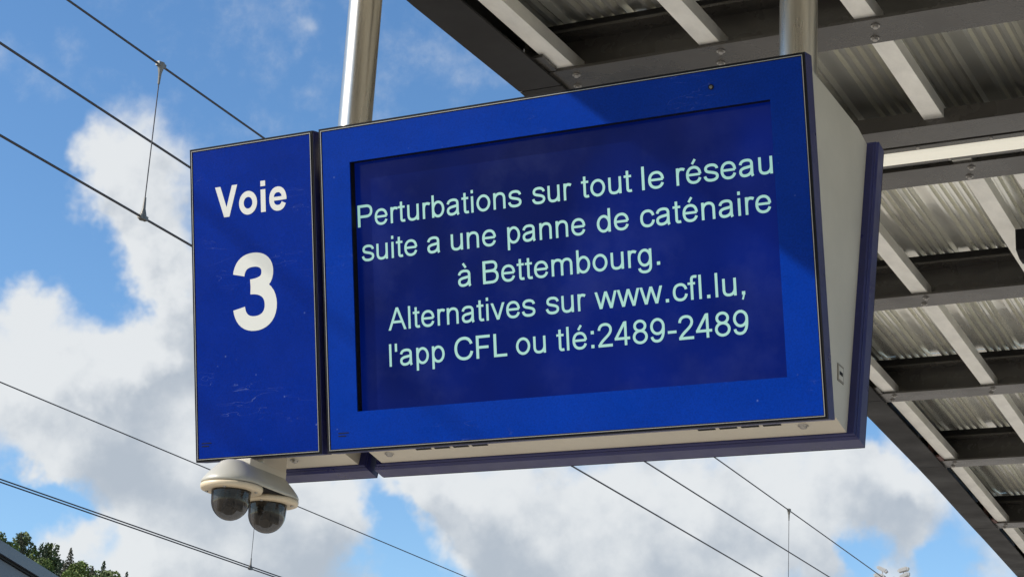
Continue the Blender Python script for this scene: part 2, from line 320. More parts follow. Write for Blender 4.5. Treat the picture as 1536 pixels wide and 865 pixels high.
# ------------------------------------------------------------------ canopy
EDGE = [(-60, -.36), (.65, -.36), (1.41, -.335), (3.5, -.36), (5.85, -.465), (7.29, -.54), (8.62, -.63), (9.29, -.67), (10.78, -.77), (14, -1.02), (18, -1.42), (24, -2.2)]
def offx(y):
    for (a, xa), (b, xb) in zip(EDGE, EDGE[1:]):
        if y <= b: return xa+(xb-xa)*(y-a)/(b-a)+.345
    return EDGE[-1][1]+.345
BZ = 4.30
YB = [-9.15, -7.65, -6.15, -4.65, -3.15, -1.6, -.02, 1.37, 2.60, 4.015, 5.535, 7.05, 8.86, 10.4, 11.95, 13.5, 15.1, 16.7]
XR = 4.6
JX = [-.135+.5185*k for k in range(9)]
canopy = thing('platform_canopy', 'dark steel platform canopy with corrugated metal decking above the blue display', 'canopy', (2.6, 0, 0))
CO = Vector((2.6, 0, 0))
def warp(v): return Vector((v.x+offx(v.y), v.y, v.z))
# rolled section cross beams
hw = .082
def beam_mb():
    m = MB(); x0 = -.33; x1 = XR
    m.box(x0, x1, -hw, hw, 0, .010)
    m.box(x0, x1, -.0035, .0035, .010, .142)
    m.box(x0, x1, -hw, hw, .142, .152)
    return m
beam0 = None; pack0 = None; bolt0 = None
bolt_mb = MB(); bolt_mb.lathe([(0, -.010), (.0075, -.010), (.009, -.007), (.009, -.003), (.0145, -.003), (.0145, 0)], (0, 0, 0), 10, False)
for j, y in enumerate(YB):
    o = offx(y)
    if beam0 is None:
        beam0 = beam_mb().build('cross_beam', M['beam'], canopy, Vector((o, y, BZ))-CO); b = beam0
        pm = MB(); pm.box(-.30, XR, -.035, .035, .156, .1985); pack0 = pm.build('packing_rail', M['edge'], b, (0, 0, 0))
    else:
        b = copy_obj(beam0, canopy, Vector((o, y, BZ))-CO); copy_obj(pack0, b, (0, 0, 0))
    if 0 < y < 9.5:
        for x in [-.24]+[q for q in JX[:4]]:
            for dy in (-.038, .045):
                loc = (x+.012+random.uniform(-.004, .004)+(-.02 if dy > 0 else .01), dy, 0)
                if bolt0 is None: bolt0 = bolt_mb.build('bolt', M['zinc'], b, loc)
                else: copy_obj(bolt0, b, loc)
# joists: galvanised lipped channels from beam to beam
for j in range(len(YB)-1):
    ya, yb = YB[j]+.006, YB[j+1]-.006
    oa, ob = offx(YB[j]), offx(YB[j+1])
    if YB[j] > -2 and YB[j+1] < 11: rows = JX
    else: rows = JX[::2]
    me = None
    for x in rows:
        if me is None:
            m = MB(); Ln = yb-ya
            sk = lambda v, s=(ob-oa)/Ln: Vector((v.x+v.y*s, v.y, v.z))
            m.box(-.035, .035, 0, Ln, .0115, .0145, sk)
            m.box(.032, .035, 0, Ln, .0145, .060, sk)
            m.box(-.035, -.032, 0, Ln, .0145, .060, sk)
            jo = m.build('joist', M['galv'], canopy, Vector((x+oa, ya, BZ))-CO); me = jo
        else: copy_obj(me, canopy, Vector((x+oa, ya, BZ))-CO)
# corrugated decking, one sheet per bay
P = .2337
prof = []
for k in range(4):
    a = .004+k*.0405
    prof += [(a, 0), (a+.014, .0005), (a+.020, .019), (a+.030, .0195), (a+.036, .001)]
prof += [(.166, 0), (.174, .023), (.226, .023)]
def deck(ya, yb, z):
    oa, ob = offx(ya), offx(yb); pts = []
    x = -.333
    while x < XR:
        for dx, dz in prof: pts.append((x+dx, dz))
        x += P
    m = MB(); ns = 7; vs = []
    for s in range(ns+1):
        y = ya+(yb-ya)*s/ns; o = oa+(ob-oa)*s/ns
        sag = -.006*math.sin(math.pi*s/ns)
        for px, dz in pts:
            wob = .004*math.sin(px*7.3+y*3.1)*math.sin(y*5+px*2)
            vs.append(Vector((px+o, y, z+dz+sag+wob)))
    n = len(pts)
    m.add(vs, [(s*n+i, s*n+i+1, (s+1)*n+i+1, (s+1)*n+i) for s in range(ns) for i in range(n-1)], False)
    return m
for j in range(len(YB)-1):
    d = deck(YB[j]-.004, YB[j+1]+.004, BZ+.200+(.0015 if j % 2 else 0)).build('roof_sheet', M['deck'], canopy); d.location = -CO
# edge channel following the curve, in lengths between the beams
ys = [YB[0]-.5]+YB[1:]
for ya, yb in zip(ys, ys[1:]):
    m = MB(); xa, xb = offx(ya)-.345, offx(yb)-.345; g = .003
    pr = [(0, -.012), (.158, -.012), (.158, -.004), (.008, -.004), (.008, .262), (.07, .262), (.07, .27), (0, .27)]
    n = 4; yy = [ya+g+(yb-ya-2*g)*k/n for k in range(n+1)]
    vs = [Vector((offx(y)-.345+px, y, BZ+pz)) for y in yy for px, pz in pr]; q = len(pr)
    m.add(vs, [(s*q+i, s*q+(i+1) % q, (s+1)*q+(i+1) % q, (s+1)*q+i) for s in range(n) for i in range(q)])
    m.add(vs, [tuple(range(q)), tuple(range(n*q+q-1, n*q-1, -1))])
    o = m.build('edge_beam', M['edge'], canopy); o.location = -CO
# end plates and brackets where the cross beams meet the edge channel
for y in YB:
    if 0 < y < 9.5:
        m = MB(); xo = offx(y)
        m.box(xo-.30, xo-.19, y-.085, y+.085, BZ-.0075, BZ-.0005)
        e = m.build('splice_plate', M['beam'], canopy); e.location = -CO
        m = MB(); m.box(xo-.226, xo-.218, y-.20, y-.09, BZ+.0, BZ+.13); m.box(xo-.226, xo-.16, y-.20, y-.09, BZ+.0, BZ+.010)
        e = m.build('bracket', M['beam'] if y < 6 else M['red'], canopy); e.location = -CO
# joint plate on the beam near the right of the picture
m = MB(); m.box(1.045, 1.20, 2.688, 2.84, BZ+.002, BZ+.010); m.lathe([(0, -.014), (.012, -.014), (.012, -.001)], (1.10, 2.76, BZ+.002), 8, False)
e = m.build('joint_plate', M['galv'], canopy); e.location = -CO
# columns far to the right carry it
for y in (-6.15, 2.60, 10.4):
    m = MB(); m.box(2.62, 2.78, y-.08, y+.08, 0, BZ-.002, bev=.01); m.box(2.55, 2.85, y-.15, y+.15, .001, .02)
    e = m.build('column', M['beam'], canopy); e.location = -CO

# ------------------------------------------------------------------ strip light
sl_ = thing('strip_light', 'long strip light with cream diffuser fixed under the canopy beam right of the display', 'lamp', (1.6, 2.28, BZ-.02))
SO = Vector((1.6, 2.28, BZ-.02)); x0, x1 = -.05, 3.2
m = MB(); m.box(x0, x1, 2.115, 2.262, BZ-.012, BZ+.045); e = m.build('cable_duct', M['beam'], sl_); e.location = -SO
m = MB(); m.box(x0, x1, 2.300, 2.470, BZ+.012, BZ+.060); e = m.build('housing', M['edge'], sl_); e.location = -SO
m = MB(); m.box(x0, x1, 2.302, 2.336, BZ-.002, BZ+.010); e = m.build('trim_rail', M['beam'], sl_); e.location = -SO
m = MB(); m.box(x0, x1, 2.442, 2.470, BZ-.002, BZ+.010); e = m.build('trim_rail', M['beam'], sl_); e.location = -SO
m = MB(); m.prism([(2.338, BZ+.009), (2.338, BZ-.002), (2.35, BZ-.010), (2.428, BZ-.010), (2.440, BZ-.002), (2.440, BZ+.009)], x0+.01, x1-.01); e = m.build('diffuser', M['diff'], sl_); e.location = -SO
s0 = None
for k in range(12):
    for yy in (2.318, 2.456):
        px = .0+.263*k+(.08 if yy > 2.4 else 0)
        if s0 is None:
            mm = MB(); mm.lathe([(0, -.004), (.006, -.0035), (.007, 0)], (0, 0, 0), 8); s0 = mm.build('screw', M['zinc'], sl_, Vector((px, yy, BZ-.002))-SO)
        else: copy_obj(s0, sl_, Vector((px, yy, BZ-.002))-SO)

# dark hanging box at the right border
bx = thing('junction_box', 'small black angular box hanging beside a pale joist at the right edge', 'box', (.97, 3.27, BZ-.09))
m = MB(); m.prism([(-.03, 0), (.03, -.02), (.09, -.02), (.13, .02), (.13, .085), (-.03, .085)], -.045, .17, 'x'); m.build('casing', M['black'], bx)
m = MB(); m.lathe([(0, -.006), (.02, -.006), (.024, 0)], (.06, .06, -.02), 14); m.build('lens', M['inner'], bx)
m = MB(); m.box(.05, .07, .03, .05, .085, .30); m.build('hanger', M['beam'], bx)

# ------------------------------------------------------------------ the display
Tt = 0.212; ZT = 3.4204; D = .6014; W = 1.2553; H = .8; Wv = .3739; GAP = .0174
ct, st = math.cos(Tt), math.sin(Tt)
sign = thing('information_display', 'blue platform display hanging from two steel poles, showing Voie 3 and a notice', 'display', (.43, 0, ZT-H*ct))
SG = Vector((.43, 0, ZT-H*ct))
def F(x, v, d=0, back=False):
    """point on the tilted face: x along, v down the face, d inwards"""
    y = -D/2+v*st+d*ct; z = ZT-v*ct+d*st
    return Vector((x, -y if back else y, z))
def fbox(m, x0, x1, v0, v1, d0, d1, back=False):
    vs = [F(x, v, d, back) for d in (d0, d1) for v in (v0, v1) for x in (x0, x1)]
    m.add(vs, [(0, 2, 3, 1), (4, 5, 7, 6), (0, 1, 5, 4), (2, 6, 7, 3), (0, 4, 6, 2), (1, 3, 7, 5)])
def sb(m, name, mt, parent=None):
    o = m.build(name, mt, parent or sign)
    if parent is None: o.location = -SG
    return o
def rim(xa, xb, back, name='frame'):
    """folded sheet frame round one face: bevelled outer edge, returns flange at the back"""
    m = MB(); dp = .058; bv = .004
    prof_ = [(.004, .0065), (.004, .0034), (.002, .0034), (0, bv+.0012), (0, dp-.012), (.010, dp), (.050, dp), (.050, dp-.004), (.0045, dp-.004), (.0045, .0065)]
    corners = [(xa, 0, 1, 1), (xb, 0, -1, 1), (xb, H, -1, -1), (xa, H, 1, -1)]
    vs = []
    for cx, cv, sx, sv in corners:
        for i_, d_ in prof_: vs.append(F(cx+sx*i_, cv+sv*i_, d_, back))
    n = len(prof_)
    m.add(vs, [(c*n+i, c*n+(i+1) % n, ((c+1) % 4)*n+(i+1) % n, ((c+1) % 4)*n+i) for c in range(4) for i in range(n)])
    return sb(m, name, M['rim'])
def ringstrip(m, xa, xb, va, vb, w_, d0, d1, back=False):
    fbox(m, xa, xb, va, va+w_, d0, d1, back); fbox(m, xa, xb, vb-w_, vb, d0, d1, back)
    fbox(m, xa, xa+w_, va+w_, vb-w_, d0, d1, back); fbox(m, xb-w_, xb, va+w_, vb-w_, d0, d1, back)
SX0, SX1, SV0, SV1 = .0874, 1.170, .094, .704
VX0, VX1 = -GAP-Wv, -GAP
for back in (False, True):
    for (xa, xb, big) in ((VX0, VX1, False), (0, W, True)):
        rim(xa, xb, back)
        m = MB(); ringstrip(m, xa+.0006, xb-.0006, .0006, H-.0006, .0100, .0006, .0033, back); sb(m, 'gasket', M['black'])
        m = MB(); ringstrip(m, xa+.0062, xb-.0062, .0062, H-.0062, .0014, -.0014, .0030, back); sb(m, 'trim_bead', M['bead'])
        i0, i1, j0, j1 = xa+.0096, xb-.0096, .0096, H-.0096
        m = MB()
        if big:
            fbox(m, i0, i1, j0, SV0, .0002, .0035, back); fbox(m, i0, i1, SV1, j1, .0002, .0035, back)
            fbox(m, i0, SX0, SV0, SV1, .0002, .0035, back); fbox(m, SX1, i1, SV0, SV1, .0002, .0035, back)
            fp = sb(m, 'face_panel', M['blue'])
            m = MB()
            fbox(m, SX0-.002, SX1+.002, SV0-.003, SV0-.0005, .0038, .024, back); fbox(m, SX0-.002, SX1+.002, SV1+.0005, SV1+.003, .0038, .024, back)
            fbox(m, SX0-.003, SX0-.0005, SV0, SV1, .0038, .024, back); fbox(m, SX1+.0005, SX1+.003, SV0, SV1, .0038, .024, back)
            sb(m, 'screen_surround', M['black'])
            m = MB(); fbox(m, SX0-.02, SX1+.02, SV0-.02, SV1+.02, .0245, .030, back); scr = sb(m, 'screen', M['screen'])
            if not back: screen_obj = scr
        else:
            fbox(m, i0, i1, j0, j1, .0002, .0035, back)
            fp = sb(m, 'number_panel', M['blue2'])
            if not back: number_panel = fp
# housing: light grey casing between the two frames
def housing(xa, xb):
    i = .026; m = MB()
    def pf(v, d, s=1): q = F(0, v, d); return (q.y*s, q.z)
    f1 = pf(.012, .050); f2 = pf(H-.013, .050)
    mid_b = (0, f2[1]+.016)
    pts = [(f1[0], f1[1]), (-.17, ZT+.016), (.17, ZT+.016), (-f1[0], f1[1]), (-f2[0]+.0, f2[1]+.010), (-f2[0]-.004, f2[1]), mid_b, (f2[0]+.004, f2[1]), (f2[0], f2[1]+.010)]
    m.prism(pts, xa+i, xb-i)
    o = sb(m, 'housing', M['grey'])
    bv = o.modifiers.new('bevel', 'BEVEL'); bv.width = .008; bv.segments = 3; bv.limit_method = 'ANGLE'; bv.angle_limit = R(40)
    return o, f2, mid_b
hv, f2, midb = housing(VX0, VX1); hb, _, _ = housing(0, W)
def under(y):   # height of the casing's underside
    a = abs(y)/abs(f2[0]); return midb[1]+(f2[1]-midb[1])*a
# key locks and vent slots on the casing's underside
def lock(x, parent):
    y = .030; z = under(y)
    m = MB(); m.lathe([(0, -.006), (.007, -.006), (.0085, -.004), (.009, -.001), (.0125, -.001), (.0125, .004)], (x, y, z), 20); o = sb(m, 'key_lock', M['zinc']); return o
lock(.075, hb); lock(1.145, hb); lock(-.205, hv)
for xs in (.16, .90):
    for k in range(4):
        m = MB(); x = xs+k*.052
        y0, y1 = .010, .018
        vs = [Vector((xx, yy, under(yy)+dz)) for dz in (-.0012, .003) for yy in (y0, y1) for xx in (x, x+.042)]
        m.add(vs, [(0, 2, 3, 1), (4, 5, 7, 6), (0, 1, 5, 4), (2, 6, 7, 3), (0, 4, 6, 2), (1, 3, 7, 5)])
        sb(m, 'vent_slot', M['black'])
# rating plate on the right end of the casing
xe = W-.026
m = MB(); m.box(xe+.0003, xe+.0016, .01, .052, ZT-.655, ZT-.615); tp = sb(m, 'rating_plate', M['plate'])
m = MB(); m.box(xe+.0017, xe+.0022, .015, .047, ZT-.650, ZT-.620); sb(m, 'rating_plate_field', M['grey'])
m = MB(); m.box(xe+.0023, xe+.0028, .020, .042, ZT-.639, ZT-.631); sb(m, 'rating_plate_print', M['black'])
# light sensor in the upper border
q = F(1.035, .047, .001)
m = MB(); c = F(1.035, .047, 0)
nrm = Vector((0, -ct, -st)); uu = Vector((1, 0, 0)); vv = Vector((0, st, -ct))
def disc(m, c, r, h, n=16, top=None):
    a = [c+uu*math.cos(2*math.pi*k/n)*r+vv*math.sin(2*math.pi*k/n)*r for k in range(n)]
    b = [x+nrm*h for x in a]; t = top or r
    b = [c+nrm*h+(uu*math.cos(2*math.pi*k/n)+vv*math.sin(2*math.pi*k/n))*t for k in range(n)]
    m.add(a+b, [(k, (k+1) % n, (k+1) % n+n, k+n) for k in range(n)]+[tuple(range(n, 2*n))])
disc(m, c, .0062, .002); sb(m, 'light_sensor', M['black'])
m = MB(); disc(m, c+nrm*.0021, .004, .0015, top=.002); sb(m, 'sensor_lens', M['clamp'])
# embossed maker's marks in the lower left corners (two short dashes)
for x in (-.372, .032):
    for k in range(2):
        m = MB(); fbox(m, x+.0, x+.030-.008*k, .752+k*.007, .7542+k*.007, -.0004, .0004); sb(m, 'embossed_mark', M['black'])
# hanger poles
def pole(x):
    m = MB(); n = 40
    m.tube([(x, 0, ZT-.02), (x, 0, BZ-.014)], .0449, n)
    sb(m, 'pole', M['steel'])
    m = MB(); m.lathe([(.047, .0), (.085, .0), (.085, .012), (.047, .012)], (x, 0, BZ-.026), 40, False)
    sb(m, 'pole_flange', M['steel'])
    m = MB(); m.lathe([(.0452, 0), (.060, 0), (.062, .003), (.062, .010), (.0452, .012)], (x, 0, ZT+.017), 40, False)
    sb(m, 'pole_collar', M['rim'])
pole(-.092); pole(1.137)

# ------------------------------------------------------------------ lettering drawn as strokes (sans serif)
def bez(p0, p1, p2, p3, n=9):
    return [tuple((1-t)**3*a+3*(1-t)**2*t*b+3*(1-t)*t*t*c+t**3*d for a, b, c, d in zip(p0, p1, p2, p3)) for t in [k/n for k in range(1, n+1)]]
def path(s):
    t = s.split(); i = 0; pts = []; cur = None
    while i < len(t):
        c = t[i]
        if c in 'ML': cur = (float(t[i+1]), float(t[i+2])); pts.append(cur); i += 3
        elif c == 'C':
            q = [float(x) for x in t[i+1:i+7]]; pts += bez(cur, (q[0], q[1]), (q[2], q[3]), (q[4], q[5])); cur = (q[4], q[5]); i += 7
    return pts
def ell(cx, cy, rx, ry, n=36): return [(cx+rx*math.cos(2*math.pi*k/n), cy+ry*math.sin(2*math.pi*k/n)) for k in range(n+1)]
Wd = 81
E_ = ['M 84 268 L 475 268|72', 'M 471 270 C 470 410 390 488 280 488 C 160 488 82 405 82 258 C 82 108 165 32 285 32 C 375 32 440 78 466 166']
N_ = ['M 110 0 L 110 519|H', 'M 110 283 C 110 410 190 487 285 487 C 390 487 445 430 445 320 L 445 0']
A_ = ['M 84 362 C 100 445 160 487 270 487 C 380 487 424 445 424 372 L 424 130 C 424 70 432 30 450 0', 'M 424 308 C 380 285 320 280 240 268 C 130 250 84 215 84 150 C 84 78 135 32 215 32 C 330 32 424 100 424 225|82']
BOWL = lambda cx: ('E', cx, 259.5, 180, 228)
G = {
 'l': (222, ['M 111 0 L 111 716']), 'i': (222, ['M 111 0 L 111 519', 'M 111 614 L 111 716']),
 'r': (333, ['M 110 0 L 110 519', 'M 110 270 C 110 420 150 480 225 480 C 265 480 300 470 330 452|84']),
 'n': (556, N_), 'm': (833, ['M 110 0 L 110 519', 'M 110 283 C 110 420 175 487 268 487 C 370 487 416 430 416 340 L 416 0', 'M 416 283 C 416 420 480 487 575 487 C 670 487 722 430 722 340 L 722 0']),
 'u': (556, ['M 110 519 L 110 198 C 110 80 160 32 262 32 C 360 32 446 100 446 240', 'M 446 519 L 446 0']),
 'o': (556, [('E', 277, 259.5, 200, 228)]), 'e': (556, E_), 'a': (556, A_),
 'é': (556, E_+['M 240 585 L 335 725|72']), 'à': (556, A_+['M 318 585 L 223 725|72']),
 's': (500, ['M 436 372 C 425 450 360 488 255 488 C 145 488 92 440 92 380 C 92 305 150 292 250 270 C 370 242 438 220 438 145 C 438 70 360 32 255 32 C 130 32 78 80 60 165|82']),
 't': (278, ['M 128 655 L 128 120 C 128 60 150 38 195 38 C 220 38 240 40 262 44', 'M 18 484 L 255 484|70']),
 'f': (278, ['M 135 0 L 135 590 C 135 650 160 682 220 682 C 250 682 275 678 295 674', 'M 10 484 L 240 484|70']),
 'b': (556, ['M 108 0 L 108 716', BOWL(290)]), 'd': (556, ['M 446 0 L 446 716', BOWL(266)]),
 'p': (556, ['M 110 -199 L 110 519', BOWL(290)]), 'g': (556, ['M 446 519 L 446 20 C 446 -110 380 -168 265 -168 C 160 -168 95 -125 85 -45', BOWL(266)]),
 'c': (500, ['M 455 335 C 435 430 370 486 280 486 C 160 486 82 410 82 258 C 82 105 160 32 280 32 C 375 32 445 95 460 200']),
 'v': (500, ['M 52 519 L 250 0|H', 'M 448 519 L 250 0|H']), 'w': (722, ['M 46 519 L 195 0|H', 'M 361 519 L 195 0|H', 'M 361 519 L 527 0|H', 'M 676 519 L 527 0|H']),
 'A': (667, ['M 48 0 L 333 716|H', 'M 618 0 L 333 716|H', 'M 150 255 L 520 255|78']),
 'P': (667, ['M 125 0 L 125 716|95', 'M 125 675 L 390 675 C 520 675 582 610 582 505 C 582 395 520 333 390 333 L 125 333|86']),
 'B': (667, ['M 120 0 L 120 716|95', 'M 120 675 L 370 675 C 480 675 538 620 538 540 C 538 450 480 400 370 400|84', 'M 120 396 L 370 396 C 510 396 573 320 573 220 C 573 110 500 42 380 42 L 120 42|84']),
 'C': (722, ['M 640 490 C 605 610 520 678 395 678 C 200 678 98 540 98 360 C 98 160 210 38 390 38 C 530 38 625 120 652 260|92']),
 'F': (611, ['M 130 0 L 130 716|95', 'M 85 674 L 565 674|84', 'M 85 347 L 510 347|84']), 'L': (556, ['M 122 0 L 122 716|95', 'M 78 42 L 522 42|84']),
 '2': (556, ['M 80 505 C 85 620 165 680 275 680 C 390 680 455 610 455 520 C 455 430 390 360 270 260 C 170 175 110 110 85 42', 'M 42 42 L 503 42|84']),
 '4': (556, ['M 370 0 L 370 716', 'M 350 690 L 58 215|84', 'M 16 208 L 508 208|80']),
 '8': (556, [('E', 277, 532, 165, 147), ('E', 277, 209, 196, 178)]),
 '9': (556, [('E', 272, 466, 186, 212), 'M 455 480 C 472 200 400 33 250 33 C 160 33 100 80 86 170']),
 ':': (278, ['M 139 0 L 139 100|100', 'M 139 419 L 139 519|100']), '.': (278, ['M 139 0 L 139 100|100']),
 ',': (278, ['M 139 0 L 139 100|100', 'M 150 5 L 105 -140|50']), "'": (191, ['M 96 460 L 96 716|80']), '-': (333, ['M 32 258 L 302 258']),
 'Vb': (667, ['M 82 716 L 333 0|H150', 'M 584 716 L 333 0|H150']), 'ob': (611, [('E', 305, 259.5, 197, 203, 137)]),
 'ib': (278, ['M 139 0 L 139 519|140', 'M 139 592 L 139 716|140']),
 'eb': (556, ['M 100 262 L 482 262|84', 'M 474 222 C 480 385 400 470 285 470 C 165 470 104 380 104 258 C 104 125 175 48 292 48 C 380 48 425 85 455 160|130']),
 '3b': (556, ['M 100 520 C 115 612 175 652 270 652 C 375 652 425 600 425 532 C 425 450 370 408 232 405|132', 'M 232 398 C 390 398 455 320 455 222 C 455 115 380 54 272 54 C 165 54 108 112 96 208|136']),
}
def strokes(ch):
    res = []
    for s in G[ch][1]:
        if isinstance(s, tuple):
            res.append((ell(*s[1:5]), s[5] if len(s) > 5 else Wd, False))
        else:
            wd = Wd; hz = False
            if '|' in s:
                s, o = s.split('|')
                if o[0] == 'H': hz = True; o = o[1:]
                if o: wd = float(o)
            res.append((path(s), wd, hz))
    return res
def stroke_strip(pts, wd, hz):
    Lf, Rt = [], []; n = len(pts); closed = pts[0] == pts[-1] or (abs(pts[0][0]-pts[-1][0]) < 1e-6 and abs(pts[0][1]-pts[-1][1]) < 1e-6)
    for i, p in enumerate(pts):
        a = pts[i-1] if i else (pts[-2] if closed else None); b = pts[i+1] if i < n-1 else (pts[1] if closed else None)
        def nm(p, q):
            dx, dy = q[0]-p[0], q[1]-p[1]; l = math.hypot(dx, dy) or 1; return (-dy/l, dx/l)
        n1 = nm(a, p) if a else None; n2 = nm(p, b) if b else None
        if n1 and n2:
            mx, my = n1[0]+n2[0], n1[1]+n2[1]; l = math.hypot(mx, my) or 1; mx /= l; my /= l
            k = 1/max(.5, mx*n1[0]+my*n1[1])
        else: (mx, my), k = (n1 or n2), 1
        if hz and abs(mx) > .3: k = 1/abs(mx); mx, my = (1 if mx > 0 else -1), 0
        h = wd/2*k
        Lf.append((p[0]+mx*h, p[1]+my*h)); Rt.append((p[0]-mx*h, p[1]-my*h))
    return Lf, Rt
def word_mesh(m, chars, x0, x1, vb, em, depth, th=.0003):
    """lays the word so that its ink runs from x0 to x1, baseline at vb"""
    runs = []; adv = 0; k = 0
    for ch in chars:
        for pts, wd, hz in strokes(ch):
            runs.append((stroke_strip([(p[0]+adv, p[1]) for p in pts], wd, hz), k)); k += 1
        adv += G[ch][0]
    allx = [p[0] for (a, b), _ in runs for p in a+b]; lo, hi = min(allx), max(allx)
    sx = (x1-x0)/(hi-lo); sy = em/1000
    for (a, b), k in runs:
        dd = depth-(k % 5)*.00004; n = len(a)
        top = [F(x0+(p[0]-lo)*sx, vb-p[1]*sy, dd-th) for p in a]+[F(x0+(p[0]-lo)*sx, vb-p[1]*sy, dd-th) for p in b]
        m.add(top, [(i, i+1, n+i+1, n+i) for i in range(n-1)])
EM = .0757
LINES = [
 (.2538, [('Perturbations', .0917, .5404), ('sur', .5681, .671), ('tout', .6953, .8221), ('le', .8466, .901), ('réseau', .9307, 1.1585)]),
 (.3388, [('suite', .1, .2558), ('a', .2835, .3182), ('une', .3482, .4692), ('panne', .4995, .701), ('de', .7301, .8098), ('caténaire', .8381, 1.15)]),
 (.4272, [('à', .3637, .3988), ('Bettembourg.', .4304, .881)]),
 (.5138, [('Alternatives', .1683, .5639), ('sur', .5909, .6936), ('www.cfl.lu,', .7158, 1.0781)]),
 (.6010, [("l'app", .1679, .3199), ('CFL', .3467, .486), ('ou', .5098, .5866), ('tlé:2489-2489', .6147, 1.0812)]),
]
for vb, words in LINES:
    for wtxt, a, b in words:
        m = MB(); word_mesh(m, list(wtxt), a, b, vb, EM, .0240); m.build('word', M['mint'], screen_obj)
m = MB(); word_mesh(m, ['Vb', 'ob', 'ib', 'eb'], -.3138, -.0986, .1877, .1108, .0001); m.build('lettering', M['white'], number_panel)
m = MB(); word_mesh(m, ['3b'], -.2664, -.1353, .4795, .268, .0001); m.build('numeral', M['white'], number_panel)

# ------------------------------------------------------------------ twin dome camera under the left end
CXc = -.238; Y1, Y2 = -.180, -.022; ZR = 2.548
dc = thing('twin_dome_camera', 'pair of smoked dome cameras under one pale hood below the left display end', 'security camera', (CXc, (Y1+Y2)/2, ZR))
DO = Vector((CXc, (Y1+Y2)/2, ZR))
def db(m, name, mt, parent=None):
    o = m.build(name, mt, parent or dc)
    if parent is None: o.location = -DO
    return o
def stadium(r, z, n=24, y1=Y1, y2=Y2):
    a = [Vector((CXc+r*math.cos(t), y2+r*math.sin(t), z)) for t in [math.pi*k/n for k in range(n+1)]]
    b = [Vector((CXc+r*math.cos(t), y1+r*math.sin(t), z)) for t in [math.pi+math.pi*k/n for k in range(n+1)]]
    return a+b
m = MB(); secs = [(.0715, .0135), (.0755, .0145), (.0758, .019), (.0720, .027), (.062, .040), (.051, .052), (.042, .062), (.034, .070), (.024, .0745), (.0, .075)]
rings = [stadium(max(r, .001), ZR+z) for r, z in secs]; n = len(rings[0])
m.add([v for rg in rings for v in rg], [(i*n+k, i*n+(k+1) % n, (i+1)*n+(k+1) % n, (i+1)*n+k) for i in range(len(rings)-1) for k in range(n)], True)
db(m, 'hood', M['hood'])
m = MB(); a = stadium(.0705, ZR+.0118); b = stadium(.0705, ZR+.0145); m.add(a+b, [(k, (k+1) % n, (k+1) % n+n, k+n) for k in range(n)]+[tuple(range(n))]); db(m, 'seal', M['black'])
# ring plates and bubbles
ring_bits = []
for i, yc in enumerate((Y1, Y2)):
    m = MB(); m.lathe([(.047, .0), (.050, -.001), (.070, -.001), (.0745, .001), (.0762, .006), (.0762, .0115), (.047, .0115), (.047, 0)], (CXc, yc, ZR+(.0004 if i else 0)), 56)
    rg = db(m, 'trim_ring', M['cream'])
    for a in (20, 110, 200, 290):
        m = MB(); m.lathe([(0, -.003), (.0035, -.003), (.0042, -.0005)], (CXc+.062*math.cos(R(a)), yc+.062*math.sin(R(a)), ZR-.0008), 10)
        m.build('screw', M['zinc'], rg)
    prof_ = [(.0485, .008), (.0480, -.010), (.0470, -.024)]+[(.0470*math.cos(t), -.024-.0485*math.sin(t)) for t in [math.pi/2*k/14 for k in range(1, 15)]]
    m = MB(); m.lathe(prof_, (CXc, yc, ZR), 48); bub = db(m, 'dome_bubble', M['dome'])
    m = MB(); m.lathe([(.0, .009), (.044, .009), (.044, -.008), (.036, -.012), (.0, -.012)], (CXc, yc, ZR), 32); m.build('camera_base', M['inner'], bub)
    m = MB()
    for sx in (-1, 1): m.box(CXc+sx*.026-.003, CXc+sx*.026+.003, yc-.014, yc+.014, ZR-.050, ZR-.010, bev=.001)
    m.build('camera_yoke', M['inner2'], bub)
    m = MB(); dr = Vector((.35, -.8, -.5)).normalized(); c = Vector((CXc, yc, ZR-.040))
    m.tube([c-dr*.022, c+dr*.006, c+dr*.007, c+dr*.024], [.018, .018, .013, .012], 20); m.build('camera_barrel', M['inner2' if i else 'inner'], bub)
# bracket that carries the hood, fixed to the casing
m = MB(); m.box(-.285, -.200, -.166, -.008, 2.600, 2.632, bev=.002); m.box(-.298, -.2005, -.112, -.009, 2.6, ZT-H*ct+.05, bev=.002); db(m, 'mounting_bracket', M['grey'])

